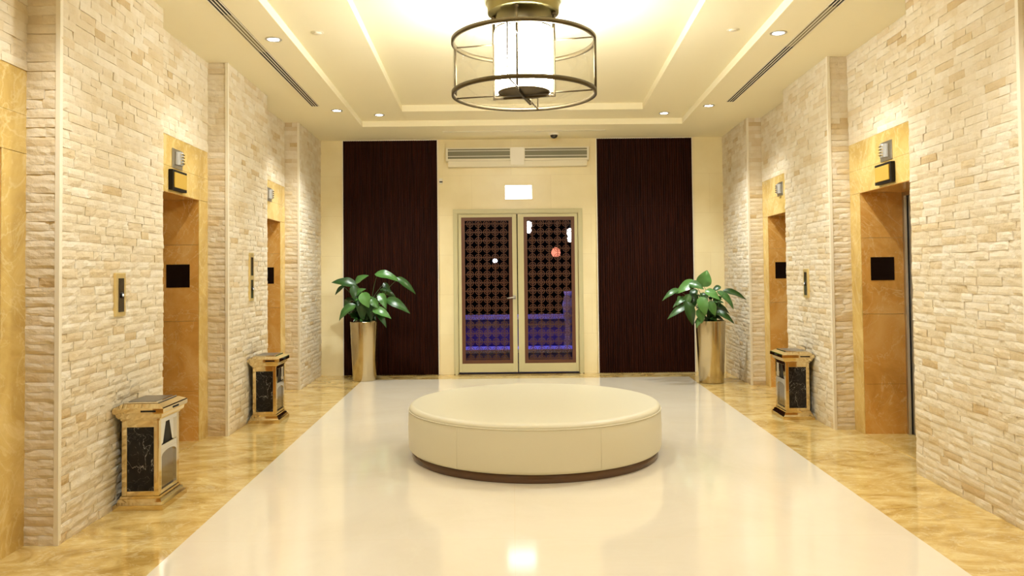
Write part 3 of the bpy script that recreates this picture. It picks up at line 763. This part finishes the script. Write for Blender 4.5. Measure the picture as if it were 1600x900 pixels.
mb = MB(); mb.box(-hw_, hw_, -.028, -.014, -.008, -.0005); mb.box(-hw_, hw_, .014, .028, -.008, -.0005); mb.build('slot_frame', M['white'], e)

# ------------------------------------------------------------------ potted plants
def leaf_mesh(mb, tones, base, tip, wd, arch, tone, nrm):
    base = Vector(base); tip = Vector(tip); ax = tip-base; Ln = ax.length; ax.normalize()
    n_ = Vector(nrm).normalized(); sd = ax.cross(n_); sd.normalize(); up = sd.cross(ax); up.normalize()
    nu = 12; prof = []
    vs = []
    for i in range(nu+1):
        t = i/nu
        wv = wd*.5*(math.sin(PI*min(1, t**.72))**.8)*(1-.25*t) if 0 < t < 1 else .0008
        c_ = base+ax*Ln*t+up*arch*Ln*(4*t*(1-t))*.5-Vector((0,0,1))*(.06*Ln*t*t)
        fold = .25*wv; wav = .06*wv*math.sin(t*14+tone*9)
        for j, q in enumerate((-1, -.5, 0, .5, 1)):
            vs.append(c_+sd*wv*q+up*(fold*(abs(q)**1.3)-(.004 if j == 2 else 0)*0+wav*q))
    fs = [(i*5+j, i*5+j+1, (i+1)*5+j+1, (i+1)*5+j) for i in range(nu) for j in range(4)]
    mb.add(vs, fs, 0, True)
    for i in range(nu+1):
        for j in range(5): tones.append(min(1, max(0, tone+(.18 if j == 2 else 0))))
def potted(px, D, lf, label, seed, mirror=False):
    rng = random.Random(seed)
    X0 = BW(px, 600, D)[0]; k = D/F
    e = empty('potted_plant', (X0, D, 0)); tag(e, label, 'potted plant', 'leafy plants in tall metal planters')
    hh = .842
    mb = MB(); mb.lathe([(.0,.004),(.155,.004),(.16,.0),(.165,.008),(.200,hh-.004),(.200,hh),(.194,hh),(.190,hh-.06)], 64); mb.build('planter', M['planter'], e)
    mb = MB(); mb.lathe([(.0,hh-.035),(.188,hh-.04)], 32); mb.build('soil', M['soil'], e)
    fm = MB(); tones = []; sm = MB()
    def loc(p, dy):
        X_, Z_ = BW(p[0], p[1], D+dy); return Vector((X_-X0, dy, Z_))
    allv = list(lf)
    for b_, t_, wd, tone, dy in allv:
        pb = loc(b_, dy); pt = loc(t_, dy+rng.uniform(-.08, .02))
        nr = Vector((rng.uniform(-.3,.3), -.75, .65))
        leaf_mesh(fm, tones, pb-(pt-pb)*.12, pt+(pt-pb)*.05, wd*k*1.35, rng.uniform(.12,.3), tone, nr)
        root = Vector((rng.uniform(-.07,.07), rng.uniform(-.07,.07), hh-.04))
        mid = Vector((root.x*.4+pb.x*.45, root.y*.4+pb.y*.5, root.z*.35+max(pb.z,hh+.02)*.65+.05))
        P = []
        for q in range(9):
            t = q/8; P.append(root*(1-t)**2+mid*2*t*(1-t)+pb*t*t)
        sm.tube(P, [.0055-.003*q/8 for q in range(9)], 6)
    for q in range(64):     # inner, lower leaves
        a_ = rng.uniform(0, 2*PI); r0 = rng.uniform(.02,.10); z_ = hh+rng.uniform(.0,.32)
        b_ = Vector((r0*math.cos(a_), r0*math.sin(a_), z_)); ln = rng.uniform(.14,.22)
        t_ = b_+Vector((math.cos(a_)*ln*.75, math.sin(a_)*ln*.75, ln*rng.uniform(-.45,.5)))
        leaf_mesh(fm, tones, b_, t_, rng.uniform(.07,.12), .25, rng.uniform(.0,.75), (rng.uniform(-.4,.4),-.6,.7))
        sm.tube([(b_.x*.4, b_.y*.4, hh-.04), (b_.x*.7, b_.y*.7, (hh+z_)/2), b_], .004, 6)
    fo = fm.build('foliage', M['leaf'], e, recalc=False)
    at_ = fo.data.attributes.new('tone', 'FLOAT', 'POINT'); at_.data.foreach_set('value', tones)
    sm.build('stems', M['stem'], e)
potted(570, 11.08, [
 ((589,431),(624,440),13,.75,-.05), ((622,437),(648,458),9,.45,-.05), ((553,447),(519,441),14,.3,0), ((557,443),(575,431),12,.7,.1),
 ((596,455),(619,467),9,.35,.1), ((606,471),(639,488),13,.5,-.1), ((536,449),(524,461),6,.1,.1), ((554,480),(531,500),14,.55,-.15),
 ((566,461),(576,480),15,1.0,-.2), ((594,462),(603,482),11,.7,-.15), ((585,486),(610,497),12,.9,-.2), ((552,450),(559,475),13,.2,-.1),
 ((564,470),(566,500),14,.15,-.15), ((581,470),(591,482),10,.7,-.2), ((590,492),(603,511),8,.3,-.2), ((556,463),(571,452),10,.6,-.1),
 ((575,468),(580,500),13,.1,-.12), ((548,468),(538,482),9,.2,.1), ((600,445),(610,462),8,.2,.15)],
 'potted plant in a tall tapered metal planter at the left, before the left dark panel', 5)
potted(1110, 10.5, [
 ((1098,447),(1104,423),19,.95,-.05), ((1083,443),(1056,458),14,.95,-.1), ((1058,455),(1035,469),8,.6,-.1), ((1078,445),(1098,452),12,.6,-.15),
 ((1132,457),(1164,468),10,.15,-.32), ((1122,459),(1144,482),11,.6,-.1), ((1103,457),(1123,468),12,1.0,-.2), ((1118,480),(1138,490),9,.1,-.1),
 ((1117,490),(1145,505),10,.4,-.15), ((1070,468),(1051,480),8,.6,-.1), ((1070,480),(1043,497),10,.5,-.15), ((1076,463),(1068,483),10,.6,-.15),
 ((1094,468),(1101,492),14,1.0,-.25), ((1091,486),(1095,505),12,.7,-.25), ((1074,476),(1081,506),13,.35,-.2), ((1085,462),(1081,484),12,.25,-.1),
 ((1108,474),(1116,493),11,.8,-.25), ((1092,501),(1087,513),6,.7,-.25), ((1124,450),(1112,457),8,.4,.1), ((1086,455),(1078,470),10,.3,.1), ((1062,466),(1057,478),7,.6,.05)],
 'potted plant in a tall tapered metal planter at the right, beside the right dark panel', 9)
